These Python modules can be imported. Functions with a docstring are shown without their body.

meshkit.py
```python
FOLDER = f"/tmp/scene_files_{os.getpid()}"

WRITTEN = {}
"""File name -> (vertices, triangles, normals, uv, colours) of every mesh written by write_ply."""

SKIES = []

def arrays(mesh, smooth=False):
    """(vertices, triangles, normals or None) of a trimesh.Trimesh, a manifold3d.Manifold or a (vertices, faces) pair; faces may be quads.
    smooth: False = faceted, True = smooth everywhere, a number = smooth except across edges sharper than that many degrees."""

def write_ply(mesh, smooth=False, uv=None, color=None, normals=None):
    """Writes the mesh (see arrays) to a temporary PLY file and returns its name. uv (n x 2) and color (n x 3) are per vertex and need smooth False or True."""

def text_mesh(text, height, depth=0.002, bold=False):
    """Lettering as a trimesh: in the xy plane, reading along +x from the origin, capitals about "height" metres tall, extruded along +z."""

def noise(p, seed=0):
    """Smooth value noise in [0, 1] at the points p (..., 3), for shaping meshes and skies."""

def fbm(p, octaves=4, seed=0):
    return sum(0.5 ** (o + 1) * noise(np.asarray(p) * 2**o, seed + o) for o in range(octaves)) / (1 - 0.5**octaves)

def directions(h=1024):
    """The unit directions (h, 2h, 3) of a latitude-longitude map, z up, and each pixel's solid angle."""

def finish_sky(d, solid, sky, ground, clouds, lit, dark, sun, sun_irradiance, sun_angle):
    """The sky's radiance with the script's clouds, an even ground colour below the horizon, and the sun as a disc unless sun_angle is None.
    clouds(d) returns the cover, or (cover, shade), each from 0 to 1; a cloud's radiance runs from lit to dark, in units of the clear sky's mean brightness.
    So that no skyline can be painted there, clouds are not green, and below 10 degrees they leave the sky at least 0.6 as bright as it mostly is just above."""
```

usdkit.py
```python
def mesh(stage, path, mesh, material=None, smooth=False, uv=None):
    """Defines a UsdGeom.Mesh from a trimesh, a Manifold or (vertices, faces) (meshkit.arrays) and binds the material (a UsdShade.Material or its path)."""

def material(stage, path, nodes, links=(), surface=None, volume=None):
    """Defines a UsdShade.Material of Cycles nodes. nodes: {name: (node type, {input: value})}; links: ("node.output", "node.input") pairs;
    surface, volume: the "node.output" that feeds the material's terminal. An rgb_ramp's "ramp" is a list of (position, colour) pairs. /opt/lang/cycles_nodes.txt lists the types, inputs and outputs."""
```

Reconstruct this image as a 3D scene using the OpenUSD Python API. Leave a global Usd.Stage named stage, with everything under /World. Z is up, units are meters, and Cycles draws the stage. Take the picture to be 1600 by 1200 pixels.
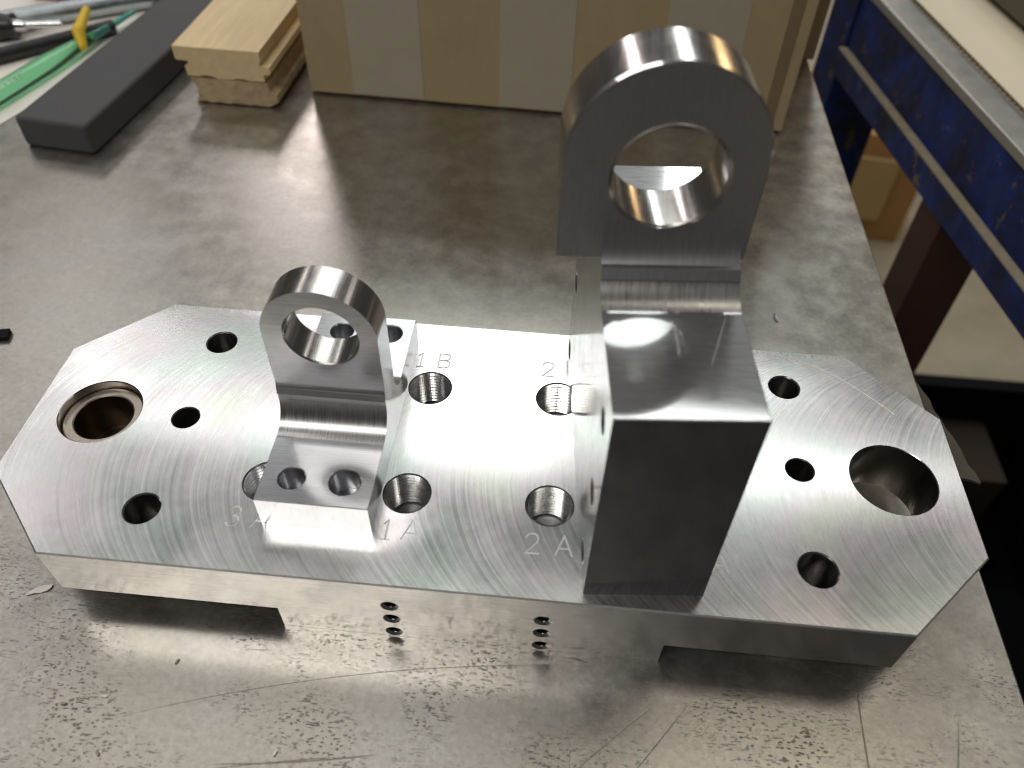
import math, random
import numpy as np, trimesh, usdkit, meshkit
import manifold3d as m3
from manifold3d import Manifold, CrossSection
from shapely.geometry import Polygon, LineString, box as sbox
from shapely.ops import unary_union
from pxr import Usd, UsdGeom, UsdLux, UsdShade, Gf, Sdf, Vt

random.seed(4)
RNG = np.random.default_rng(4)
MM = 0.001
stage = Usd.Stage.CreateInMemory()
world = UsdGeom.Xform.Define(stage, '/World')
stage.SetDefaultPrim(world.GetPrim())

# ------------------------------------------------------------------ camera (solved from the plate's corners and holes; millimetres)
CAM = np.array([23.891, -198.280, 251.496])
R0 = np.array([0.99549585, 0.092897, 0.01892529])
D0 = np.array([0.08110035, -0.73106488, -0.67747094])
F0 = np.array([-0.04909941, 0.67595435, -0.73530603])
cam = UsdGeom.Camera.Define(stage, '/World/camera')
mat = Gf.Matrix4d(*[*R0, 0.0], *[*(-D0), 0.0], *[*(-F0), 0.0], *[*(CAM * MM), 1.0])
cam.AddTransformOp().Set(mat)
cam.CreateHorizontalApertureAttr(36.0)
cam.CreateVerticalApertureAttr(27.0)
cam.CreateFocalLengthAttr(1257.95 / 1600 * 36.0)
cam.CreateFStopAttr(9.0)
cam.CreateFocusDistanceAttr(0.335)
cam.CreateClippingRangeAttr(Gf.Vec2f(0.02, 100.0))
cam.CreateExposureAttr(0.12)


# ------------------------------------------------------------------ lamps of the workshop ceiling
def rect_lamp(name, at, target, w, h, power, color):
    l = UsdLux.RectLight.Define(stage, '/World/' + name)
    l.CreateWidthAttr(w); l.CreateHeightAttr(h)
    l.CreateIntensityAttr(power); l.CreateColorAttr(Gf.Vec3f(*color))
    a, t = np.array(at, float), np.array(target, float)
    z = a - t; z /= np.linalg.norm(z)
    x = np.cross([0, 1, 0] if abs(z[1]) < .95 else [0, 0, 1], z); x /= np.linalg.norm(x)
    y = np.cross(z, x)
    l.AddTransformOp().Set(Gf.Matrix4d(*[*x, 0.0], *[*y, 0.0], *[*z, 0.0], *[*a, 1.0]))
    return l


rect_lamp('ceiling_lamp', (-0.15, 1.80, 1.76), (-0.15, 1.2, 0), 1.10, 0.36, 3.6, (0.95, 1.0, 0.96))
rect_lamp('ceiling_lamp_008', (-0.18, 1.42, 1.76), (-0.08, 0.55, 0), 2.7, 0.10, 5.0, (0.97, 1.0, 0.97))
rect_lamp('ceiling_lamp_009', (-0.65, 0.40, 1.85), (-0.6, 0.2, 0), 1.3, 0.50, 1.6, (1.0, 0.97, 0.92))
rect_lamp('ceiling_lamp_001', (-1.90, 1.30, 1.90), (-1.5, 1.0, 0), 0.25, 2.8, 3.2, (1.0, 0.96, 0.95))
rect_lamp('ceiling_lamp_002', (0.70, 0.42, 1.85), (0.6, 0.3, 0), 0.9, 0.30, 3.0, (1.0, 0.91, 0.76))
rect_lamp('ceiling_lamp_003', (0.75, 4.4, 2.3), (0.75, 3.2, 0), 0.30, 2.4, 12.0, (0.95, 1.0, 0.98))
rect_lamp('ceiling_lamp_004', (-1.75, 5.2, 2.3), (-1.6, 4.0, 0), 0.30, 2.6, 12.0, (1.0, 0.90, 0.90))
rect_lamp('ceiling_lamp_005', (1.9, 4.0, 0.9), (0.4, 0.4, 0), 0.35, 0.5, 8.0, (1.0, 0.66, 0.32))
rect_lamp('ceiling_lamp_006', (-0.64, -0.85, 1.5), (-0.64, -0.6, 0), 1.20, 0.36, 9.5, (1.0, 0.95, 0.88))
rect_lamp('ceiling_lamp_007', (1.85, 1.30, 1.90), (1.5, 1.0, 0), 0.25, 2.8, 2.6, (1.0, 0.95, 0.90))

# dim, even light of the hall
dome = UsdLux.DomeLight.Define(stage, '/World/hall_light')
dm = usdkit.material(stage, '/World/Looks/hall_light', {'b': ('background_shader', {'color': (1.0, 0.97, 0.92), 'strength': 0.05})}, [], surface='b.background')
UsdShade.MaterialBindingAPI.Apply(dome.GetPrim()).Bind(dm)


# ------------------------------------------------------------------ helpers
class Ref(str):
    pass


class G:
    """A small Cycles node graph: calls return Ref('node.output')."""

    def __init__(self):
        self.n, self.l, self.k = {}, [], 0

    def __call__(self, kind, out, **kw):
        self.k += 1
        nm = f'n{self.k}'
        vals = {}
        for a, b in kw.items():
            if isinstance(b, Ref):
                self.l.append((str(b), f'{nm}.{a}'))
            else:
                vals[a] = b
        self.n[nm] = (kind, vals)
        return Ref(f'{nm}.{out}')

    def math(self, t, a, b=0.0, c=0.0):
        return self('math', 'value', math_type=t, value1=a, value2=b, value3=c)

    def pos(self):
        return self('geometry', 'position')

    def mapv(self, v, scale=(1, 1, 1), rot=(0, 0, 0), loc=(0, 0, 0)):
        return self('mapping', 'vector', vector=v, scale=scale, rotation=rot, location=loc)

    def noise(self, v, scale, detail=2.0, rough=0.5, dist=0.0):
        return self('noise_texture', 'fac', vector=v, scale=float(scale), detail=float(detail), roughness=float(rough), distortion=float(dist))

    def ramp(self, f, stops, interp=True):
        return self('rgb_ramp', 'color', fac=f, ramp=[(p, (c, c, c) if np.isscalar(c) else c) for p, c in stops], interpolate=interp)

    def mix(self, f, a, b, t='mix'):
        return self('mix_color', 'result', blend_type=t, fac=f, a=a, b=b)

    def fmap(self, v, a, b, c, d):
        return self('map_range', 'result', value=v, from_min=float(a), from_max=float(b), to_min=float(c), to_max=float(d), clamp=True)

    def bump(self, h, strength, dist, normal=None):
        kw = dict(height=h, strength=float(strength), distance=float(dist))
        if normal is not None:
            kw['normal'] = normal
        return self('bump', 'normal', **kw)

    def build(self, name, surf):
        return usdkit.material(stage, '/World/Looks/' + name, self.n, self.l, surface=str(surf))


def principled(name, fn):
    g = G()
    kw = fn(g)
    return g.build(name, g('principled_bsdf', 'BSDF', **kw))


used = {}


def numbered(parent, name):
    p = f'{parent}/{name}'
    if p not in used:
        used[p] = 0
        return p
    used[p] += 1
    return f'{p}_{used[p]:03d}'


class Thing:
    def __init__(self, name, label, cat, loc=(0, 0, 0), group=None, kind=None):
        self.loc = np.array(loc, float)
        self.path = numbered('/World', name)
        x = UsdGeom.Xform.Define(stage, self.path)
        x.AddTranslateOp().Set(Gf.Vec3d(*(self.loc * MM)))
        set_tags(x.GetPrim(), label, cat, group, kind)

    def part(self, name, mesh, mat, smooth=False, label=None, parent=None, kind=None):
        v, f, _ = meshkit.arrays(mesh, False)
        path = numbered(parent or self.path, name)
        m = usdkit.mesh(stage, path, trimesh.Trimesh((v - self.loc) * MM, f, process=True), mat, smooth)
        set_tags(m.GetPrim(), label, None, None, kind)
        return path


def set_tags(p, label=None, cat=None, group=None, kind=None):
    for k, v in (('label', label), ('category', cat), ('group', group), ('kind', kind)):
        if v:
            p.SetCustomDataByKey(k, v)


def single(name, mesh, mat, label=None, cat=None, kind=None, group=None, smooth=False):
    v, f, _ = meshkit.arrays(mesh, False)
    m = usdkit.mesh(stage, numbered('/World', name), trimesh.Trimesh(v * MM, f, process=True), mat, smooth)
    set_tags(m.GetPrim(), label, cat, group, kind)


def extrude_poly(poly, h, z0=0.0):
    """shapely polygon in xy -> Manifold from z0 to z0+h"""
    polys = [poly] if poly.geom_type == 'Polygon' else list(poly.geoms)
    out = []
    for p in polys:
        out.append(np.array(p.exterior.coords[:-1]))
        out += [np.array(i.coords[:-1]) for i in p.interiors]
    cs = CrossSection(out, m3.FillRule.EvenOdd)
    return Manifold.extrude(cs, h).translate((0, 0, z0))


def cyl(x, y, z0, z1, r, r2=None, n=64):
    return Manifold.cylinder(z1 - z0, r, r if r2 is None else r2, n).translate((x, y, z0))


def boxm(x0, x1, y0, y1, z0, z1):
    return Manifold.cube((x1 - x0, y1 - y0, z1 - z0)).translate((x0, y0, z0))


def rbox(x0, x1, y0, y1, z0, z1, r, n=12):
    s = Manifold.sphere(r, n)
    return Manifold.batch_hull([s.translate((x, y, z)) for x in (x0 + r, x1 - r) for y in (y0 + r, y1 - r) for z in (z0 + r, z1 - r)])


def lathe(profile, n=64):
    """(r, z) points -> open surface of revolution about z"""
    p = np.array(profile, float); k = len(p)
    a = np.linspace(0, 2 * np.pi, n, endpoint=False)
    v = np.stack([np.outer(np.cos(a), p[:, 0]), np.outer(np.sin(a), p[:, 0]), np.tile(p[:, 1], (n, 1))], -1).reshape(-1, 3)
    f = []
    for i in range(n):
        j = (i + 1) % n
        for q in range(k - 1):
            f += [[i * k + q, j * k + q, j * k + q + 1], [i * k + q, j * k + q + 1, i * k + q + 1]]
    return trimesh.Trimesh(v, np.array(f), process=False)


def moved(t, d):
    t = t.copy(); t.apply_translation(d); return t


def along_y(man):
    """a Manifold extruded along z from an (x, z-as-y) drawing -> axis along +y: (x, y, z) -> (x, z, y) kept right handed"""
    return man.transform([[1, 0, 0, 0], [0, 0, 1, 0], [0, 1, 0, 0]]) if False else man.rotate((90, 0, 0))


def smooth_poly(pts):
    return Polygon(pts)


# ------------------------------------------------------------------ materials
def milled(g):
    """face-milled aluminium: overlapping arcs of the cutter, cut in passes along x"""
    P = g.pos()
    sx = g('separate_xyz', 'x', vector=P); sy = g('separate_xyz', 'y', vector=P)
    wob = g.math('multiply', g.math('subtract', g.noise(P, 18, 1), 0.5), 0.004)

    def arcs(R, y0, s):
        yy = g.math('subtract', sy, y0)
        r = g.math('sqrt', g.math('maximum', g.math('subtract', R * R, g.math('multiply', yy, yy)), 1e-5))
        return g.math('add', g.math('add', sx, g.math('multiply', r, s)), wob)
    a1 = arcs(0.075, -0.012, 1.0)
    a2 = arcs(0.090, 0.012, -1.0)
    n1 = g('noise_texture', 'fac', dimensions='1D', w=a1, scale=520.0, detail=2.0, roughness=0.65)
    w1 = g.math('sine', g.math('multiply', a1, 2 * math.pi / 0.0026))
    n2 = g('noise_texture', 'fac', dimensions='1D', w=a2, scale=700.0, detail=2.0, roughness=0.6)
    patch = g.fmap(g.noise(P, 24, 2), 0.40, 0.62, 0, 1)
    h = g.math('add', g.math('multiply', n1, 0.45), g.math('multiply', g.math('multiply', w1, 0.08), patch))
    h = g.math('add', h, g.math('multiply', n2, 0.35))
    # handling scratches
    sc = g.noise(g.mapv(P, (40, 900, 100), (0, 0, 0.5)), 1.0, 2, .6)
    sc2 = g.noise(g.mapv(P, (1100, 50, 100), (0, 0, 0.35)), 1.0, 2, .6)
    h = g.math('add', h, g.math('multiply', g.math('add', sc, sc2), 0.18))
    tint = g.ramp(g.noise(P, 22, 1.5), [(0.30, (0.77, 0.86, 0.80)), (0.45, (0.82, 0.84, 0.82)), (0.58, (0.87, 0.81, 0.835)), (0.70, (0.84, 0.85, 0.76))])
    smudge = g.fmap(g.noise(P, 45, 4, .6), 0.35, 0.72, 0.0, 1.0)
    col = g.mix(g.math('multiply', smudge, 0.22), tint, (0.70, 0.70, 0.71))
    rough = g.math('add', g.fmap(n1, 0.3, 0.7, 0.20, 0.24), g.math('multiply', smudge, 0.05))
    yy = g.math('subtract', sy, -0.012)
    rr_ = g.math('sqrt', g.math('maximum', g.math('subtract', 0.075 ** 2, g.math('multiply', yy, yy)), 1e-5))
    tang = g('combine_xyz', 'vector', x=g.math('multiply', rr_, -1.0), y=yy, z=0.0)
    return dict(base_color=col, metallic=1.0, roughness=rough, normal=g.bump(h, 0.032, 0.0001), anisotropic=0.75, tangent=tang)


def ground(name, col, r0, r1, scale, haze, strength=.03, bev=0.0004, rh=.42):
    """ground steel: a clear reflection under a broad satin haze"""
    g = G()
    P = g.pos()
    ln = g.noise(g.mapv(P, scale), 1.0, 3, .65)
    sm = g.noise(P, 60, 4, .6)
    nb = g('bevel', 'bevel', samples=3, radius=bev)
    c = g.mix(g.fmap(sm, .35, .7, 0, .3), col, tuple(x * .82 for x in col))
    nrm = g.bump(ln, strength, 0.00004, nb)
    a = g('principled_bsdf', 'BSDF', base_color=c, metallic=1.0, roughness=g.fmap(ln, .3, .7, r0, r1), normal=nrm)
    b = g('principled_bsdf', 'BSDF', base_color=c, metallic=1.0, roughness=rh, normal=nrm)
    f = g.math('add', haze, g.fmap(ln, .3, .7, -.06, .06))
    return g.build(name, g('mix_closure', 'closure', fac=f, closure1=a, closure2=b))


def steel(col, r0, r1, scale, strength=0.25, bev=0.0004):
    def fn(g):
        P = g.pos()
        ln = g.noise(g.mapv(P, scale), 1.0, 3, .65)
        sm = g.noise(P, 60, 4, .6)
        nb = g('bevel', 'bevel', samples=3, radius=bev)
        c = g.mix(g.fmap(sm, .35, .7, 0, .35), col, tuple(x * .78 for x in col))
        r = g.math('add', g.fmap(ln, .3, .7, r0, r1), g.fmap(sm, .4, .7, 0, .05))
        return dict(base_color=c, metallic=1.0, roughness=r, normal=g.bump(ln, strength, 0.00004, nb))
    return fn


M_milled = principled('milled_aluminium', milled)
M_edge = principled('sawn_aluminium', steel((0.46, 0.46, 0.465), 0.13, 0.20, (60, 1200, 1200), .25))
M_steel = ground('ground_steel', (0.50, 0.505, 0.525), .13, .18, (90, 2200, 2200), .45, .1)
M_block = ground('polished_steel', (0.41, 0.41, 0.415), .06, .09, (150, 1500, 1500), .38, .02)
M_lug = ground('satin_lug_steel', (0.48, 0.485, 0.505), .22, .28, (1500, 150, 150), .6, .05)
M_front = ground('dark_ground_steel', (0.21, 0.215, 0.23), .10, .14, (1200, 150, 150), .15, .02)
M_bore = principled('turned_steel', steel((0.52, 0.495, 0.47), 0.15, 0.22, (2500, 60, 60), .1))
M_thread = principled('threaded_aluminium', steel((0.72, 0.73, 0.73), 0.16, 0.22, (300, 300, 300), .1, 0.0002))
M_dark_bore = principled('drilled_aluminium', steel((0.42, 0.42, 0.43), 0.22, 0.3, (40, 40, 1800), .3))
M_stamp = principled('stamped_aluminium', steel((0.74, 0.75, 0.75), 0.34, 0.42, (300, 300, 300), .1, 0.0001))
M_fillet = principled('scraped_steel', steel((0.50, 0.495, 0.50), 0.24, 0.36, (1400, 70, 70), .35))
M_side = principled('side_ground_steel', steel((0.42, 0.42, 0.405), 0.12, 0.17, (900, 900, 60), .06))
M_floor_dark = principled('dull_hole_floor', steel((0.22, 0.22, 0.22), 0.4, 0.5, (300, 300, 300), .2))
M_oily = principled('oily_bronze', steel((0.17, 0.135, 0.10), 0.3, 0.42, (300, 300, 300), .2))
M_bronze = principled('bushing_bronze', steel((0.42, 0.37, 0.31), 0.28, 0.40, (300, 300, 300), .2))


def bench_steel(g):
    P = g.pos()
    mott = g.noise(P, 55, 5, .62)
    big = g.noise(P, 9, 3, .55)
    fine = g.noise(P, 420, 3, .7)
    col = g.ramp(mott, [(0.26, (0.37, 0.355, 0.325)), (0.5, (0.45, 0.435, 0.40)), (0.72, (0.54, 0.525, 0.485))])
    col = g.mix(g.fmap(big, .42, .68, 0, .5), col, (0.43, 0.38, 0.30))
    col = g.mix(g.fmap(fine, .35, .75, 0, .42), col, (0.18, 0.165, 0.145))
    front = g.fmap(g('separate_xyz', 'y', vector=P), 0.02, -0.10, 0.25, 1.0)
    nick = None
    for i, (rot, sx, sy, th) in enumerate([(0.5, 120, 700, .11), (1.9, 190, 800, .11), (2.7, 90, 820, .09), (1.1, 300, 560, .13), (0.1, 240, 1000, .12), (2.2, 560, 760, .16), (1.3, 420, 1100, .17)]):
        vv = g.mapv(g('vector_math', 'vector', math_type='add', vector1=P, vector2=g('vector_math', 'vector', math_type='scale', vector1=g('noise_texture', 'color', vector=P, scale=120.0), scale=0.0022)), (sx, sy, 1), (0, 0, rot), (i * 3.7, i * 1.3, 0))
        v = g('voronoi_texture', 'distance', vector=vv, scale=1.0, randomness=1.0, dimensions='2D')
        cl = g('voronoi_texture', 'color', vector=Ref(g.l[-1][0]) if False else vv, scale=1.0, randomness=1.0, dimensions='2D')
        on = g('separate_color', 'r', color=cl)
        k = g.math('multiply', g.fmap(g.math('divide', v, g.fmap(on, .78, 1.0, .3, 1.9)), th * .75, th * 1.5, 1, 0), g.fmap(on, .80, .83, 0, 1))
        nick = k if nick is None else g.math('maximum', nick, k)
    nick = g.math('multiply', g.math('multiply', nick, front), g.fmap(g.noise(P, 32, 4, .65), .44, .62, .05, 1.0))
    rnd = random.Random(11)
    sx = g('separate_xyz', 'x', vector=P); sy = g('separate_xyz', 'y', vector=P)
    line = None
    for i in range(20):
        a = rnd.choice([0.12, 0.3, 1.2, 1.45, 1.62, 2.0, 0.75]) + rnd.uniform(-.15, .15)
        x0, y0 = rnd.uniform(-.20, .20), rnd.uniform(-.17, -.08)
        L = rnd.uniform(.02, .09); w = rnd.uniform(.00007, .00022); cv = rnd.uniform(-1.5, 1.5)
        dx = g.math('subtract', sx, x0); dy = g.math('subtract', sy, y0)
        t = g.math('add', g.math('multiply', dx, math.cos(a)), g.math('multiply', dy, math.sin(a)))
        s = g.math('subtract', g.math('multiply', dy, math.cos(a)), g.math('multiply', dx, math.sin(a)))
        s = g.math('subtract', s, g.math('multiply', g.math('multiply', t, t), cv))
        k = g.math('multiply', g.fmap(g.math('absolute', s), w, w * 2, .8, 0), g.fmap(g.math('absolute', t), L * .7, L, 1, 0))
        line = k if line is None else g.math('maximum', line, k)
    dark = g.math('maximum', nick, line)
    col = g.mix(g.math('multiply', dark, .6), col, (0.06, 0.05, 0.04))
    hair = g.noise(g.mapv(P, (25, 1600, 1), (0, 0, .35)), 1.0, 3, .7)
    hair2 = g.noise(g.mapv(P, (1700, 30, 1), (0, 0, .2)), 1.0, 3, .7)
    rough = g.math('add', g.fmap(mott, .3, .7, .27, .37), g.math('multiply', dark, .2))
    h = g.math('add', g.math('multiply', g.math('add', hair, hair2), .25), g.math('multiply', fine, .35))
    h = g.math('subtract', h, g.math('multiply', dark, 1.0))
    return dict(base_color=col, metallic=0.92, roughness=rough, normal=g.bump(h, 0.22, 0.00015))


M_bench = principled('bench_steel', bench_steel)


def plain(col, rough, scale=60, var=.18, metallic=0.0, bump=0.15, bd=0.0003, stretch=(1, 1, 1), **kw):
    def fn(g):
        P = g.mapv(g.pos(), stretch)
        n = g.noise(P, scale, 4, .6)
        c = g.mix(n, tuple(x * (1 - var) for x in col), tuple(min(1, x * (1 + var)) for x in col))
        return dict(base_color=c, roughness=g.fmap(n, .3, .7, max(.02, rough - .06), rough + .06), metallic=metallic, normal=g.bump(n, bump, bd), **kw)
    return fn


M_rubber = principled('dark_grey_rubber', plain((0.07, 0.07, 0.075), .7, 140, .2))
M_card = principled('brown_cardboard', plain((0.40, 0.315, 0.185), .8, 70, .16, stretch=(1, 1, .5)))
M_card_worn = principled('worn_cardboard', plain((0.22, 0.16, 0.09), .8, 45, .3, stretch=(1, 1, .4)))
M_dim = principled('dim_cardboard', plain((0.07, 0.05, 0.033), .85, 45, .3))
M_tape = principled('paper_tape', plain((0.41, 0.375, 0.29), .45, 50, .07, bump=.08))
M_card_or = principled('orange_cardboard', plain((0.55, 0.30, 0.11), .7, 20, .1))
M_card_lid = principled('pale_cardboard', plain((0.62, 0.45, 0.20), .7, 20, .1))
M_cream = principled('cream_cardboard', plain((0.86, 0.77, 0.58), .75, 30, .06))
M_flute = principled('cardboard_flute', plain((0.34, 0.28, 0.20), .85, 90, .2))
M_black = principled('black_plastic', plain((0.006, 0.006, 0.008), .7, 60, .2, specular_ior_level=.15))
M_maroon = principled('maroon_paint', plain((0.05, 0.012, 0.012), .5, 40, .2))
M_paper = principled('white_paper', plain((0.86, 0.83, 0.77), .7, 30, .04))
M_chrome = principled('chrome', plain((0.70, 0.71, 0.72), .16, 60, .05, metallic=1.0))
M_alu = principled('satin_aluminium', plain((0.50, 0.55, 0.58), .32, 60, .06, metallic=1.0))
M_grip = principled('black_grip', plain((0.02, 0.02, 0.022), .35, 60, .2))
M_yellow = principled('yellow_plastic', plain((0.80, 0.55, 0.02), .4, 40, .06))
M_red = principled('red_plastic', plain((0.35, 0.03, 0.03), .4, 40, .06))
M_jaw = principled('dark_tool_steel', plain((0.11, 0.095, 0.08), .42, 60, .2, metallic=.6))
M_rag = principled('grey_rag', plain((0.085, 0.075, 0.055), .9, 260, .4, bump=.35, bd=.0006))
M_dusty = principled('dusty_ledge', plain((0.36, 0.31, 0.22), .75, 120, .35))


def blue_paint(g):
    P = g.pos()
    n = g.noise(P, 38, 5, .62)
    n2 = g.noise(g.mapv(P, (1, 1, .45)), 70, 4, .65)
    c = g.ramp(n, [(.3, (0.003, 0.008, 0.04)), (.5, (0.004, 0.024, 0.16)), (.7, (0.006, 0.04, 0.28))])
    chip = g.fmap(n2, .63, .67, 0, 1)
    chip = g.math('maximum', chip, g.fmap(g.noise(P, 27, 5, .7), 0.645, .67, 0, 1))
    c = g.mix(chip, c, (0.16, 0.13, 0.085))
    grime = g.fmap(g.noise(P, 24, 4, .7), .44, .66, 0, .75)
    c = g.mix(grime, c, (0.012, 0.012, 0.018))
    return dict(base_color=c, roughness=g.fmap(n2, .3, .7, .35, .6), specular_ior_level=.3, normal=g.bump(g.math('subtract', n, chip), .3, .0006))


M_blue = principled('chipped_blue_paint', blue_paint)
M_worktop = principled('worn_steel_top', plain((0.40, 0.40, 0.38), .42, 60, .18, metallic=.6))


def wood(col, along=(14, 1.2, 14), dark=.62, sc=14):
    def fn(g):
        P = g.pos()
        n = g.noise(g.mapv(P, along), sc, 4, .6, .3)
        f = g.noise(g.mapv(P, (along[0] * 3, along[1], along[2] * 3)), sc * 3, 3, .6)
        c = g.mix(g.fmap(n, .3, .7, 0, 1), col, tuple(x * dark for x in col))
        c = g.mix(g.fmap(f, .45, .75, 0, .4), c, tuple(x * .55 for x in col))
        return dict(base_color=c, roughness=.55, normal=g.bump(f, .25, .0004))
    return fn


M_oak = principled('pale_oak', wood((0.86, 0.66, 0.38), dark=.84))
M_ply = principled('rough_end_grain', wood((0.62, 0.48, 0.29), (6, 6, 10), .6, 22))


def floor_fn(g):
    P = g.pos()
    n = g.noise(P, 7, 4, .6)
    c = g.ramp(n, [(.3, (0.42, 0.36, 0.25)), (.7, (0.56, 0.49, 0.36))])
    return dict(base_color=c, roughness=.6, normal=g.bump(n, .2, .002))


M_floor = principled('painted_floor', floor_fn)


def green_fn(g):
    return dict(base_color=(0.28, 0.74, 0.42), roughness=.06, transmission_weight=.95, ior=1.35)


M_green = principled('green_clear_plastic', green_fn)
M_teal = principled('teal_clear_plastic', lambda g: dict(base_color=(0.12, 0.5, 0.42), roughness=.12, transmission_weight=.6, ior=1.35))
M_print = principled('pale_print', lambda g: dict(base_color=(0.75, 0.80, 0.66), roughness=.5))

# ------------------------------------------------------------------ the bench top everything lies on
ZT = -38.2
bench = Thing('workbench', 'worn grey steel workbench top scratched and nicked at the front', 'workbench', (0, 0, ZT))
bm = rbox(-1100, 204.5, -520, 900, ZT - 14, ZT, 1.2, 16)
bench.part('bench_top', bm, M_bench, 40)
lg = boxm(120, 180, 820, 880, -900, ZT - 14)
bench.part('leg', lg, M_blue)
single('floor', boxm(-3000, 4000, -2000, 6000, -960, -900), M_floor, kind='structure')

# ------------------------------------------------------------------ fixture plate
HL, HD, CH, T1 = 185.4, 66.0, 33.2, 25.0
octo = [(-HL + CH, -HD), (HL - CH, -HD), (HL, -HD + CH), (HL, HD - CH), (HL - CH, HD), (-HL + CH, HD), (-HL, HD - CH), (-HL, -HD + CH)]


def inset(pts, d):
    return list(Polygon(pts).buffer(-d, join_style=2).exterior.coords[:-1])


def slab(pts, z0, z1):
    return Manifold.extrude(CrossSection([np.array(pts)], m3.FillRule.NonZero), z1 - z0).translate((0, 0, z0))


op = list(Polygon(octo).exterior.coords[:-1])
body = Manifold.batch_hull([slab(op, -T1 + .5, -.55), slab(inset(op, .55), -.1, 0), slab(inset(op, .5), -T1, -T1 + .1)])
mid = boxm(-70.1, 71.7, -HD, HD, ZT + .02, -T1 + 1)
body = body + mid


def hole(x, y, r, depth, ch=.6, n=64):
    return cyl(x, y, -depth, 1, r, n=n) + cyl(x, y, -ch, .05, r, r + ch + .05, n=n)


cuts = []
for x, y, r in ((-122.7, 43.8, 6.3), (-122.7, -44, 6.5), (122.8, 43.9, 6.3), (123, -44, 6.9)):
    cuts.append(hole(x, y, r, 40, .5))
for x in (-122.6, 123):
    cuts.append(hole(x, 0, 5.4, 40, .4))
cuts.append(hole(-158.1, -.3, 16.2, 60, .4, 96))
cuts.append(hole(158.8, -.7, 16.5, 60, .3, 96))
TH = [(-27, -27), (-27, 27), (26.8, -27), (27, 26.6), (-80.8, -27.2), (-80.8, 27), (80.8, -27), (80.8, 27)]
for x, y in TH:
    cuts.append(hole(x, y, 8.9, 19, .35))
    cuts.append(cyl(x, y, -25, -18, 3.4, 7.5))
for x in (-27.4, 27.6):
    for z in (-14.6, -24.2, -34.3):
        c = Manifold.cylinder(12, 2.1, 2.1, 32) + Manifold.cylinder(.9, 3.3, 2.1, 32).translate((0, 0, -.02))
        cuts.append(c.rotate((-90, 0, 0)).translate((x, -HD, z)))

# stamped characters: strokes (cap height 1) sunk into the surface
STROKES = {
    '1': [[(.12, .80), (.28, 1), (.28, 0)], [(.1, 0), (.46, 0)]],
    '2': [[(.02, .78), (.08, .92), (.22, 1), (.40, .99), (.52, .9), (.56, .74), (.5, .56), (.02, 0), (.6, 0)]],
    '3': [[(.04, .84), (.16, .97), (.34, 1), (.5, .92), (.54, .76), (.46, .6), (.28, .54)], [(.28, .54), (.5, .46), (.58, .27), (.5, .08), (.32, 0), (.14, .03), (.02, .16)]],
    'A': [[(0, 0), (.36, 1), (.72, 0)], [(.14, .34), (.58, .34)]],
    'B': [[(0, 0), (0, 1), (.38, 1), (.54, .9), (.56, .74), (.48, .58), (.34, .53), (0, .53)], [(.34, .53), (.54, .45), (.6, .27), (.52, .08), (.36, 0), (0, 0)]],
}


def stamp(ch, cx, cy, h=8.2, w=.36, depth=.24):
    pts = [np.array(s) for s in STROKES[ch]]
    a = np.vstack(pts); c0 = (a.min(0) + a.max(0)) / 2
    sh = unary_union([LineString((s - c0) * h + (cx, cy)).buffer(w, quad_segs=3) for s in pts])
    inn = unary_union([LineString((s - c0) * h + (cx, cy)).buffer(w * .45, quad_segs=3) for s in pts])
    return extrude_poly(sh, .6, -.10) + extrude_poly(inn, .6, -depth)


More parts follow.
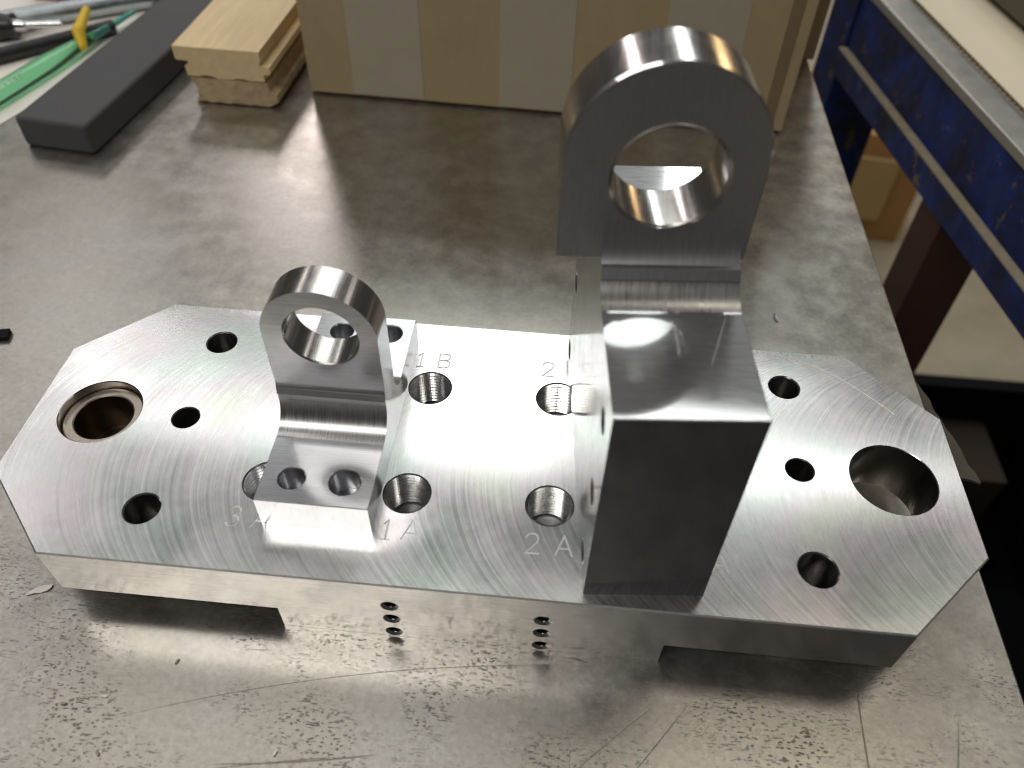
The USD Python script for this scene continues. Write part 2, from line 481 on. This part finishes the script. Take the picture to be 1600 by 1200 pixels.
CHARS = (('1', -31.3, -43.6), ('A', -22.6, -42.9), ('2', 21.6, -43.8), ('A', 33.0, -43.6), ('A', 88.6, -44.2), ('1', -33.4, 42.8), ('B', -23.2, 43.2),
                 ('2', 22.0, 43.2), ('3', -88.2, -43.6), ('A', -77.9, -43.6))
for ch, x, y in CHARS:
    cuts.append(stamp(ch, x, y))
# long shallow scribed arc at the far right corner
arc = [(117.6, 64.6), (128, 61.5), (139.7, 57.0), (148, 51.5), (154, 46.2), (161, 39.5), (166.5, 33.5)]
body = body - Manifold.batch_boolean(cuts, m3.OpType.Add)


def top_and_side(man, zlim):
    """split a manifold's faces: those looking up near z=0 and the rest"""
    v, f, _ = meshkit.arrays(man)
    t = trimesh.Trimesh(v, f, process=False)
    return t


plate = Thing('fixture_plate', 'long eight-sided milled aluminium fixture plate with drilled and threaded holes', 'fixture plate', (0, 0, ZT))
v, f, _ = meshkit.arrays(body)
t = trimesh.Trimesh(v, f, process=False)
nz, cz = t.face_normals[:, 2], t.triangles_center[:, 2]
istop = (nz > .95) & (cz > -.01)
ctr = t.triangles_center
isbore = (np.abs(nz) < .3) & (np.abs(ctr[:, 0]) < HL - 1) & (np.abs(ctr[:, 1]) < HD - 1) & (np.abs(ctr[:, 0] - .8) > 74) & (cz > -T1)
dist_oct = np.array([Polygon(octo).exterior.distance(__import__('shapely').geometry.Point(c[0], c[1])) for c in ctr])
isbore &= dist_oct > 1
keep = lambda m: trimesh.Trimesh(v, f[m], process=True)
ischamf = (dist_oct < 1.0) & (nz > .2) & (nz < .95) & (cz > -1)
ischar = [(np.abs(ctr[:, 0] - x) < 4.6) & (np.abs(ctr[:, 1] - y) < 4.9) & (cz < -.002) & (cz > -.4) & ~isbore for ch, x, y in CHARS]
rest = ~(istop | isbore | ischamf | np.any(ischar, 0))
plate.part('plate_body', keep(rest), M_edge, 25)
plate.part('top_chamfer', keep(ischamf), M_stamp)
plate.part('milled_face', keep(istop), M_milled)
for x, y in [(-122.7, 43.8), (-122.7, -44), (122.8, 43.9), (123, -44), (-122.6, 0), (123, 0), (-158.1, -.3), (158.8, -.7), (-80.8, -27.2), (-80.8, 27), (80.8, -27), (80.8, 27)]:
    near = isbore & (np.hypot(ctr[:, 0] - x, ctr[:, 1] - y) < 18)
    if near.any():
        plate.part('drilled_bore', keep(near), M_dark_bore if abs(x) < 150 else M_bore, 40)
for (ch, x, y), k in zip(CHARS, ischar):
    plate.part('stamped_character', keep(k), M_stamp)
for x, y in TH[:5]:
    prof = []
    z = -.3
    prof.append((8.75, z))
    while z > -17.2:
        prof += [(8.8, z - .2), (7.95, z - .85), (7.95, z - 1.05), (8.8, z - 1.7)]
        z -= 1.8
    prof += [(8.6, -18.2)]
    plate.part('thread', moved(lathe(prof, 72), (x, y, 0)), M_thread)
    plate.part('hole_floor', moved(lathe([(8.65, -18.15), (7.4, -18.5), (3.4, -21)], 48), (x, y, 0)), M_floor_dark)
# pressed bushing in the left bore
bz = -3.6
bprof = [(11.6, bz - .5), (12.1, bz), (15.4, bz), (15.95, bz - .5), (15.95, -T1 + 1)]
plate.part('bushing', moved(lathe(bprof, 96), (-158.1, -.3, 0)), M_bronze, 30, label='grey bronze bushing pressed into the left bore')
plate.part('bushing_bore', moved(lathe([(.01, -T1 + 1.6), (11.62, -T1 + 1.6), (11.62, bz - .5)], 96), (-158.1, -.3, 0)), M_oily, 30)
sc = extrude_poly(LineString(arc).buffer(.28), .02, .004)
plate.part('scribed_arc', sc, M_paper)


# ------------------------------------------------------------------ brackets
def arc_pts(cx, cz, r, a0, a1, n=14):
    return [(cx + r * math.cos(a), cz + r * math.sin(a)) for a in np.radians(np.linspace(a0, a1, n))]


def x_prism(profile, x0, x1):
    """profile in (y, z) extruded along x"""
    man = Manifold.extrude(CrossSection([np.array(profile)], m3.FillRule.NonZero), x1 - x0)
    return man.transform(np.array([[0, 0, 1, x0], [1, 0, 0, 0], [0, 1, 0, 0]], float))


def y_prism(poly, y0, y1):
    """shapely polygon in (x, z) extruded along y"""
    man = extrude_poly(poly, y1 - y0)
    return man.transform(np.array([[1, 0, 0, 0], [0, 0, -1, y1], [0, 1, 0, 0]], float))


def y_cyl(x, z, y0, y1, r, r2=None, n=96):
    return Manifold.cylinder(y1 - y0, r, r if r2 is None else r2, n).transform(np.array([[1, 0, 0, x], [0, 0, 1, y0], [0, -1, 0, z]], float))


def ccw(pts):
    return pts if Polygon(pts).exterior.is_ccw else pts[::-1]


def split_bore(man, test):
    v, f, _ = meshkit.arrays(man)
    t = trimesh.Trimesh(v, f, process=False)
    k = test(t)
    return trimesh.Trimesh(v, f[~k], process=True), trimesh.Trimesh(v, f[k], process=True)


# small bracket
def small_profile():
    fr = [(-45.4, .03), (-45.4, 14.2), (-45.1, 14.5), (-17.3, 14.5)]
    fr += arc_pts(-17.3, 24.8, 10.3, -90, 0, 18)[1:]
    fr += [(-7.0, 27.9), (-7.5, 28.2), (-7.4, 28.6), (-6.9, 30.9), (-6.6, 31.2), (-6.4, 31.6), (-6.1, 33.4), (-6.1, 80)]
    re = [(7.6, 80), (7.6, 30)] + arc_pts(19.1, 26.0, 11.5, 180, 270, 14) + [(52.3, 14.5), (52.5, 14.2), (52.5, .03)]
    return ccw(fr + re)


SX0, SX1 = -77.2, -36.5
sil = unary_union([sbox(SX0, -1, SX1, 58), Polygon(arc_pts(-56.85, 58, 20.35, 0, 360, 145)[:-1])]).buffer(.01)
small = x_prism(small_profile(), SX0, SX1) ^ y_prism(sil, -60, 60)
small = small - y_cyl(-56.3, 58, -10, 12, 13.0) - y_cyl(-56.3, 58, -6.2, -5.4, 13.6, 12.9) - y_cyl(-56.3, 58, 6.9, 7.7, 12.9, 13.6)
for x, y, r in ((-66.4, -34.9, 4.7), (-47.0, -34.6, 5.5), (-66.4, 42.2, 4.7), (-46.0, 42.8, 5.0)):
    small = small - cyl(x, y, 3.0, 20, r) - cyl(x, y, 14.0, 14.55, r, r + .55)
brk = Thing('small_bracket', 'small polished steel lug bracket with a round eye and two holes in its foot', 'bracket', (-57, 3.5, 0))
a, b = split_bore(small, lambda t: (np.hypot(t.triangles_center[:, 0] + 56.3, t.triangles_center[:, 2] - 58) < 13.3) & (np.abs(t.face_normals[:, 1]) < .8))
a, rim = split_bore(a, lambda t: (t.triangles_center[:, 2] > 58) & (np.abs(t.face_normals[:, 1]) < .3))
a, fil = split_bore(a, lambda t: (np.abs(t.face_normals[:, 1]) > .05) & (t.face_normals[:, 2] > .02) & (t.face_normals[:, 2] < .995) & (t.triangles_center[:, 2] > 14.52) & (t.triangles_center[:, 2] < 27.8) & (t.triangles_center[:, 1] < 0))
brk.part('fillet', fil, M_fillet, 25)
a, ff = split_bore(a, lambda t: (t.face_normals[:, 1] < -.95) & (t.triangles_center[:, 1] < -45.3))
brk.part('foot_front', ff, M_lug)
brk.part('bracket_body', a, M_steel, 25)
brk.part('lug_rim', rim, M_bore, 40)
brk.part('eye_bore', b, M_bore, 40)

# large block bracket, turned about five degrees on the plate
TH_B = math.degrees(0.089)
U0, U1, V0, V1, HB = 34.7, 76.0, -65.4, 54.3, 92.9


def large_profile():
    fr = [(V0, .03), (V0, HB - .35), (V0 + .35, HB), (-25, HB)]
    fr += arc_pts(-25, HB + 8.5, 8.5, -90, 8, 16)[1:]
    fr += [(-16.9, HB + 10.0), (-15.2, HB + 10.4)][0:0] + [(-17.2, 103.6), (-17.0, 103.9), (-15.9, 107.2), (-15.6, 107.5)][0:0]
    fr += [(-17.0, 103.0)][0:0]
    return fr


def large_profile2():
    fr = [(V0, .03), (V0, HB - .35), (V0 + .35, HB), (-25.2, HB)]
    fr += arc_pts(-25.2, HB + 12.9, 12.9, -90, -40, 16)[1:]
    fr += [(-15.6, 97.7), (-15.7, 98.0), (-13.7, 100.9), (-13.3, 101.1)]
    fr += [(-12.0, 100.9), (-10.3, 102.3), (-8.6, 105.0), (-7.4, 108.8), (-6.7, 113)]
    re = [(12.7, 113), (12.7, 106)] + arc_pts(22.7, HB + 10, 10, 180, 270, 12) + [(V1 - .3, HB), (V1, HB - .3), (V1, .03)]
    return ccw(fr + re)


base = x_prism(large_profile2(), U0, U1)
UC, ZC, RO = 49.9, 132.2, 28.4
lsil = unary_union([sbox(UC - RO, 98.7, UC + RO, ZC), Polygon(arc_pts(UC, ZC, RO, 0, 360, 181)[:-1])]).buffer(.01)
lug = Manifold.batch_hull([y_prism(lsil, -6.2, 12.2), y_prism(lsil.buffer(-.5), -6.7, 12.7)])
large = base + lug
UB, ZB, RB = 51.6, 126.7, 16.0
large = large - y_cyl(UB, ZB, -9, 15, RB) - y_cyl(UB, ZB, -6.75, -5.6, RB + 1.1, RB - .05) - y_cyl(UB, ZB, 11.7, 12.75, RB - .05, RB + 1.0)
for vv, zz in ((-52.2, 77), (-52.9, 42.8), (-52.4, 6.9), (47.3, 44), (47, 6.6), (47.2, 78)):
    c = Manifold.cylinder(14, 3.4, 3.4, 40) + Manifold.cylinder(1.0, 4.6, 3.4, 40).translate((0, 0, -.02))
    large = large - c.rotate((0, 90, 0)).translate((U0, vv, zz))
a, b = split_bore(large, lambda t: (np.hypot(t.triangles_center[:, 0] - UB, t.triangles_center[:, 2] - ZB) < RB + 1.2) & (np.abs(t.face_normals[:, 1]) < .9) & (t.triangles_center[:, 1] > -6.69))
a, rim = split_bore(a, lambda t: (t.triangles_center[:, 2] > 120) & (np.abs(t.face_normals[:, 1]) < .3))
blk = Thing('large_bracket', 'tall dark grey steel block bracket carrying a large offset round eye', 'bracket', (60, 0, 0))
RZ = trimesh.transformations.rotation_matrix(0.089, (0, 0, 1))


def turned(t):
    t = t.copy(); t.apply_transform(RZ); return t


a, fil = split_bore(a, lambda t: (np.abs(t.face_normals[:, 1]) > .05) & (t.face_normals[:, 2] > .02) & (t.face_normals[:, 2] < .995) & (t.triangles_center[:, 2] > HB + .02) & (t.triangles_center[:, 2] < 97.6) & (t.triangles_center[:, 1] < 0))
blk.part('fillet', turned(fil), M_fillet, 25)
a, side = split_bore(a, lambda t: (t.face_normals[:, 0] < -.95) & (np.abs(t.triangles_center[:, 0] - U0) < .01))
blk.part('side_face', turned(side), M_side)
a, front = split_bore(a, lambda t: (t.face_normals[:, 1] < -.95) & (t.triangles_center[:, 1] < V0 + .01))
a, lugf = split_bore(a, lambda t: ((t.face_normals[:, 1] < -.95) | ((t.face_normals[:, 1] < -.5) & (np.abs(t.face_normals[:, 0]) < .02) & (t.triangles_center[:, 2] < 112.9))) & (t.triangles_center[:, 2] > HB + 5))
blk.part('front_face', turned(front), M_front)
blk.part('lug_face', turned(lugf), M_lug, 25)
blk.part('bracket_body', turned(a), M_block, 25)
blk.part('lug_rim', turned(rim), M_bore, 40)
blk.part('eye_bore', turned(b), M_bore, 40)


# ------------------------------------------------------------------ things at the back of the bench
def rot_z(man, deg, at):
    return man.translate((-at[0], -at[1], 0)).rotate((0, 0, deg)).translate((at[0], at[1], 0))


bar = rbox(-333.5, -283.5, 242, 640, ZT + .02, -17.0, 3.0, 24)
single('rubber_bar', rot_z(bar, -6.5, (-308, 242)), M_rubber, 'long matt dark grey rectangular rubber bar lying on the bench', 'rubber bar', smooth=40)

# two short flooring offcuts, one on the other
wx0, wx1, wy = -250.8, -190.0, 315.5
up = [(wx0, 2), (wx1, 2), (wx1, -4.5), (wx1 - 1.2, -5), (wx1 - 1.2, -8.2), (wx1 + 5, -8.8), (wx1 + 5.6, -12.6), (wx1 + 4.6, -13.6), (wx1 + .2, -14), (wx1 + .2, -18.9),
      (wx1 - 10, -19.2), (wx1 - 15, -18.2), (wx1 - 20, -18.2), (wx1 - 24, -19.4), (wx1 - 33, -19.4), (wx1 - 37, -18.0), (wx1 - 42, -17.6), (wx1 - 47, -18.6), (wx0 + 6, -18.4),
      (wx0 + 5.5, -11.8), (wx0 + 8.5, -11.2), (wx0 + 8.5, -8.0), (wx0 + 1, -7.6), (wx0, -6.6)]
upm = y_prism(Polygon(up), wy, wy + 190)
single('oak_offcut', rot_z(upm, -2.0, (wx0, wy)), M_oak, 'pale oak tongue and groove flooring offcut on top of a rougher piece', 'wood offcut')
low = []
rr = random.Random(3)
xs = np.linspace(wx0 + 7, wx1 + 1, 15)
lowt = [(x, -19.9 - rr.random() * .9) for x in xs]
lowb = [(x + rr.uniform(-.8, .8), ZT + .1 + rr.random() * 1.2) for x in xs[::-1]]
side_r = [(wx1 + 1.6, -25), (wx1 + 2.2, -27), (wx1 + 6.2, -29), (wx1 + 6.4, -34)]
side_l = [(wx0 + 10, -33), (wx0 + 9, -30), (wx0 + 11, -29), (wx0 + 8, -24)]
lowm = y_prism(Polygon(lowt + side_r + lowb + side_l).buffer(0), wy - 1, wy + 180)
lv, lf, _ = meshkit.arrays(lowm.refine_to_length(4.0))
lv = lv + (meshkit.fbm(lv * .25)[:, None] * 2.2 if np.ndim(meshkit.fbm(lv * .25)) == 1 else 0) * np.array([.35, .8, .3])
lv[:, 2] = np.maximum(lv[:, 2], ZT + .05)
lowt_ = trimesh.Trimesh(lv, lf)
lowt_.apply_transform(trimesh.transformations.rotation_matrix(math.radians(-2), (0, 0, 1), (wx0, wy, 0)))
single('rough_wood_offcut', lowt_, M_ply, 'rough splintered lower wood offcut underneath the oak piece', 'wood offcut')

# taped carton
cb = Thing('taped_carton', 'brown cardboard carton with wide pale tape strips down its front', 'carton', (0, 331, ZT))
BX0, BX1, BY = -167.0, 168.5, 330.5
cart = rbox(BX0, BX1, BY, BY + 260, ZT + 1.5, 190, 1.2, 12)
RT = trimesh.transformations.rotation_matrix(math.radians(-2.4), (0, 0, 1), (0, BY, 0))


def tr(man, T=RT):
    v, f, _ = meshkit.arrays(man); t = trimesh.Trimesh(v, f, process=False); t.apply_transform(T); return t


cb.part('carton_body', tr(cart), M_card, 40)
cb.part('crushed_bottom_edge', tr(boxm(BX0 + 2, BX1 - 2, BY + 3, BY + 250, ZT + .05, ZT + 1.6)), M_card_worn)
for x0, x1 in ((-134, -83.5), (-29, 20.5), (79, 129)):
    cb.part('tape_strip', tr(boxm(x0, x1, BY - .35, BY + .2, ZT + 3.0, 188)), M_tape)
cb.part('worn_stripe', tr(boxm(153, 161, BY - .25, BY + .2, ZT + 3.0, 188)), M_card_worn, label='darker worn stripe near the right corner')
c2 = rbox(120, 209, 440, 560, ZT + .05, 170, 1.2, 12)
single('plain_carton', c2, M_card, 'plain pale brown carton edge standing behind the taped carton', 'carton', smooth=40)

# cluster of hand tools at the far left
ZB_ = ZT + .05


def tube(p0, p1, r0, r1, n=28, caps=True, extra=()):
    """closed round bar through points with radii"""
    p0, p1 = np.array(p0, float), np.array(p1, float)
    d = p1 - p0; L = np.linalg.norm(d)
    stops = [(0, r0)] + list(extra) + [(1, r1)]
    prof = [(0, 0)] + [(r, t_ * L) for t_, r in stops] + [(0, L)]
    m = lathe(prof, n)
    T = trimesh.geometry.align_vectors((0, 0, 1), d / L)
    m.apply_transform(T); m.apply_translation(p0)
    return m


paper = extrude_poly(Polygon([(-364, 268), (-352, 306), (-318, 440), (-390, 520), (-520, 500), (-500, 330)]), .3, ZB_)
single('paper_sheet', paper, M_paper, 'white paper sheet lying under the hand tools', 'paper')
zt = ZB_ + .35
al = Thing('aluminium_tube', 'satin silver aluminium tube lying behind the green marker', 'tube', (-390, 430, zt))
al.part('tube_body', tube((-440, 397, zt + 8), (-300, 486, zt + 8), 8, 8), M_alu, 40)
al.part('end_cap', tube((-301, 485.4, zt + 8), (-297, 488, zt + 8), 8.4, 8.0), M_chrome, 40)
sd = Thing('screwdriver', 'black handled tool with a shiny chrome ferrule at the picture edge', 'screwdriver', (-430, 392, zt))
sd.part('handle', tube((-470, 378, zt + 11), (-413, 392, zt + 11), 9, 9, extra=((.1, 9.6), (.8, 10), (.92, 8))), M_grip, 40)
sd.part('ferrule', tube((-413, 392, zt + 11), (-406, 393.7, zt + 11), 5.2, 4.2), M_chrome, 40)
sd.part('shaft', tube((-406, 393.7, zt + 11), (-380, 400, zt + 11), 2.6, 2.6), M_chrome, 40)
rod = tube((-435, 326, zt + 5.5), (-345, 412, zt + 5.5), 5.5, 5.5)
single('black_rod', rod, M_grip, 'plain black round rod between the silver tube and green marker', 'rod', smooth=40)
gm = Thing('green_marker', 'clear green plastic marker with pale printed scale and a yellow clip', 'marker', (-362, 350, zt))
g0, g1 = np.array((-383, 268, zt + 7.0)), np.array((-352, 388, zt + 7.0))
gm.part('barrel', tube(g0, g1, 7.0, 4.2, extra=((.15, 7.0), (.62, 7.0))), M_green, 40)
gm.part('tip', tube(g1, g1 + (g1 - g0) * .42, 3.6, 1.6), M_teal, 40)
gd = (g1 - g0) / np.linalg.norm(g1 - g0); gs = np.array((gd[1], -gd[0], 0))
for i in range(8):
    c = g0 + gd * (14 + i * 4.6)
    q = [c + gs * 2.2, c + gs * 5.0, c + gs * 5.0 + gd * 1.6, c + gs * 2.2 + gd * 1.6]
    zz = zt + 14.1
    mm = trimesh.Trimesh(np.array([[p[0], p[1], zz - .25 - abs(k in (1, 2)) * 1.9] for k, p in enumerate(q)] + [[p[0], p[1], zz - .75 - abs(k in (1, 2)) * 1.9] for k, p in enumerate(q)]),
                         [[0, 1, 2], [0, 2, 3], [4, 6, 5], [4, 7, 6], [0, 4, 1], [1, 4, 5], [1, 5, 2], [2, 5, 6], [2, 6, 3], [3, 6, 7], [3, 7, 0], [0, 7, 4]])
    gm.part('scale_mark', mm, M_print)
cc = g0 + gd * 108
clip = Manifold.batch_hull([Manifold.sphere(3.6, 20).translate(tuple(cc + gs * 5 + np.array((0, 0, 1)))), Manifold.sphere(4.4, 20).translate(tuple(cc + gd * 6 + np.array((0, 0, 9))))]) + \
    Manifold.batch_hull([Manifold.sphere(4.4, 20).translate(tuple(cc + gd * 6 + np.array((0, 0, 9)))), Manifold.sphere(3.0, 20).translate(tuple(cc + gd * 26 - gs * 6 + np.array((0, 0, 16))))])
gm.part('clip', clip, M_yellow, 50)
dk = Thing('red_black_case', 'small black case with a red base at the top left', 'case', (-415, 470, zt))
dk.part('lid', rbox(-440, -385, 466, 500, zt + 7, zt + 18, 2, 12), M_black, 40)
dk.part('base', rbox(-440, -385, 464, 500, zt, zt + 7, 1.5, 12), M_red, 40)
single('black_strap', tr(boxm(-330, -252.5, 69.5, 76, ZB_, ZB_ + 2.5), trimesh.transformations.rotation_matrix(math.radians(14), (0, 0, 1), (-252.5, 73, 0))), M_black,
       'thin black strap end at the left picture edge', 'strap')


# crumbs lying on the bench
def flake(pts, h, bend=.4):
    po = Polygon(pts).buffer(0)
    v, f, _ = meshkit.arrays(extrude_poly(po, h))
    v = v.copy(); v[:, 2] += ZB_ + bend * np.abs(np.sin(v[:, 0] * .6))
    return trimesh.Trimesh(v, f)


def flake_at(cx, cy, L, W, seed, ang):
    r = random.Random(seed)
    a = np.linspace(0, 2 * np.pi, 13)[:-1]
    p = np.stack([np.cos(a) * L * [r.uniform(.75, 1.1) for _ in a], np.sin(a) * W * np.array([r.uniform(.6, 1.2) for _ in a])], 1)
    c, s = math.cos(ang), math.sin(ang)
    return [(cx + x * c - y * s, cy + x * s + y * c) for x, y in p]


single('paper_scrap', flake(flake_at(-168.5, -61.5, 5.4, 1.5, 1, .5), .3), M_paper, 'torn cream paper scrap near the left front corner of the plate', 'scrap')
single('black_crumb', flake(flake_at(18.4, 103, 2.4, .9, 2, .4), 1.2), M_black, 'small black crumb on the bench behind the plate', 'crumb')
single('metal_chip', flake(flake_at(140, 131, .9, 3.2, 3, .1), .8), M_chrome, 'shiny metal chip on the bench behind the right end', 'chip')
CHIPS = ['white swarf chip in front of the left plate end, between two brassy ones', 'brassy swarf chip closest to the front left plate edge', 'white swarf chip right at the front face of the plate near its middle',
         'brassy swarf chip left of the others in front of the plate', 'white swarf chip lowest in the picture, left of the middle', 'brassy swarf chip low in the picture below the left plate end']
for i, (x, y) in enumerate(((-126, -99), (-105, -84), (-7.5, -74.5), (-139, -103), (-60, -112), (-120, -118))):
    single('swarf_chip', flake(flake_at(x, y, 1.2, .5, 20 + i, i * 1.1), .4), M_dusty if i % 2 else M_paper, CHIPS[i], 'chip', group='swarf chips in front of the plate')

# ------------------------------------------------------------------ blue steel bench on the right
P0 = np.array([330.6, 338.0]); DD = np.array([-0.16167, 0.98684]); NN = np.array([0.98684, 0.16167])


def Bm(s0, s1, o0, o1, z0, z1, r=0):
    m = rbox(o0, o1, s0, s1, z0, z1, r, 12) if r else boxm(o0, o1, s0, s1, z0, z1)
    return m.transform(np.array([[NN[0], DD[0], 0, P0[0]], [NN[1], DD[1], 0, P0[1]], [0, 0, 1, 0]]))


bb = Thing('blue_bench', 'chipped dark blue painted steel bench with a worn grey top', 'workbench', (420, 300, -900))
bb.part('worktop', Bm(-500, 420, -1.5, 700, -48, -40, 1.5), M_worktop, 40)
bb.part('apron_panel', Bm(-498, 276, 0.5, 6, -104, -48.2), M_blue)
bb.part('ledge', Bm(-498, 276, -8, 0.3, -101, -99.8), M_dusty, label='dusty ledge along the blue apron')
bb.part('flange', Bm(-498, 276, -8, -4, -124, -101.2), M_blue)
bb.part('post', Bm(276.5, 330, -2, 60, -900, -48.3, 2), M_blue, 40)
bb.part('leg', Bm(26, 62, -2, 46, -900, -125), M_maroon, label='dark maroon leg under the blue apron')
bb.part('back_leg', Bm(276.5, 330, 620, 680, -900, -48.3), M_blue)
sh = Thing('corrugated_sheet', 'cream corrugated cardboard sheet lying on the blue bench top', 'cardboard sheet', (500, 300, -40))
zs = -39.95
sh.part('bottom_liner', Bm(-480, 380, 25, 330, zs, zs + .5), M_cream)
sh.part('top_liner', Bm(-480, 380, 25, 330, zs + 3.7, zs + 4.2), M_cream)
ss = np.arange(-300, 330, .8)
wv = zs + 2.1 + 1.5 * np.sin(ss * 2 * np.pi / 7.0)
vv_, ff_ = [], []
for i, (s_, w_) in enumerate(zip(ss, wv)):
    for o in (24.6, 200):
        for dz in (-.14, .14):
            p = P0 + DD * s_ + NN * o
            vv_.append((p[0], p[1], w_ + dz))
    if i:
        a0, b0 = 4 * (i - 1), 4 * i
        ff_ += [[a0 + 1, b0 + 1, b0 + 3], [a0 + 1, b0 + 3, a0 + 3], [a0, b0 + 2, b0], [a0, a0 + 2, b0 + 2], [a0, b0, b0 + 1], [a0, b0 + 1, a0 + 1]]
sh.part('fluting', trimesh.Trimesh(np.array(vv_), np.array(ff_)), M_flute, True)
jaw = Thing('steel_jaw', 'dark stepped steel jaw block on the cardboard at the top right', 'jaw block', (520, 400, -35))
jz = zs + 4.25
jp = Bm(-300, 350, 84, 150, jz + 6, jz + 34, 1)
jp = jp - Bm(118, 142, 80, 92, jz + 5, jz + 22)
jaw.part('jaw_body', jp, M_jaw, 40)
jaw.part('jaw_foot', Bm(-300, 350, 96, 150, jz, jz + 5.9), M_jaw)
jaw.part('ground_edge', Bm(-300, 350, 108, 149, jz + 34.1, jz + 40, .8), M_chrome, 40)

# things on the floor between the benches
ob = Thing('floor_carton', 'open orange brown carton on the floor seen between the benches', 'carton', (800, 1500, -900))
RO_ = trimesh.transformations.rotation_matrix(math.radians(-8), (0, 0, 1), (800, 1410, 0))
ob.part('carton_wall', tr(boxm(560, 800, 1410, 1760, -899.9, -640), RO_), M_card_or)
ob.part('lid_flap', tr(boxm(560, 740, 1398, 1409.5, -840, -690), RO_), M_card_lid)
bn = Thing('black_bin', 'open black plastic bin on the floor in the shade', 'bin', (640, 300, -900))
bz1 = -640
bn.part('far_wall', boxm(300, 790, 690, 712, -899.9, bz1), M_black)
bn.part('right_wall', boxm(768, 790, -500, 689.8, -899.9, bz1), M_black)
bn.part('bottom', boxm(300, 767.8, -500, 689.8, -899.9, -860), M_black)
bn.part('left_wall', boxm(278, 299.8, -500, 712, -899.9, bz1), M_black)
single('bin_cardboard', boxm(560, 700, 560, 680, -859.9, -700), M_dim, 'dim brown cardboard piece inside the black bin', 'cardboard')

# crumpled rag hanging from the bench edge
n1, n2 = 40, 10
rv, rf = [], []
for i in range(n1):
    for j in range(n2):
        s = i / (n1 - 1); q = j / (n2 - 1)
        y = 142 - s * 92
        w = 9 + 22 * s ** .9
        x = 203 + q * w
        z = -58 - q * 4 + .5 * math.sin(i * .5 + j * .7) + .3 * math.sin(i * 1.3 + j * 1.9)
        rv.append((x + .25 * math.sin(i * .9), y + 6 * s * s * (1 - q) , z))
for i in range(n1 - 1):
    for j in range(n2 - 1):
        k = i * n2 + j
        rf += [[k, k + n2, k + n2 + 1], [k, k + n2 + 1, k + 1]]
rg = trimesh.Trimesh(np.array(rv), np.array(rf))
lo = rg.copy(); lo.apply_translation((0, 0, -1.2)); lo.invert()
single('shop_rag', trimesh.util.concatenate([rg, lo]), M_rag, 'crumpled greyish rag poking out beyond the right bench edge', 'rag', smooth=True)
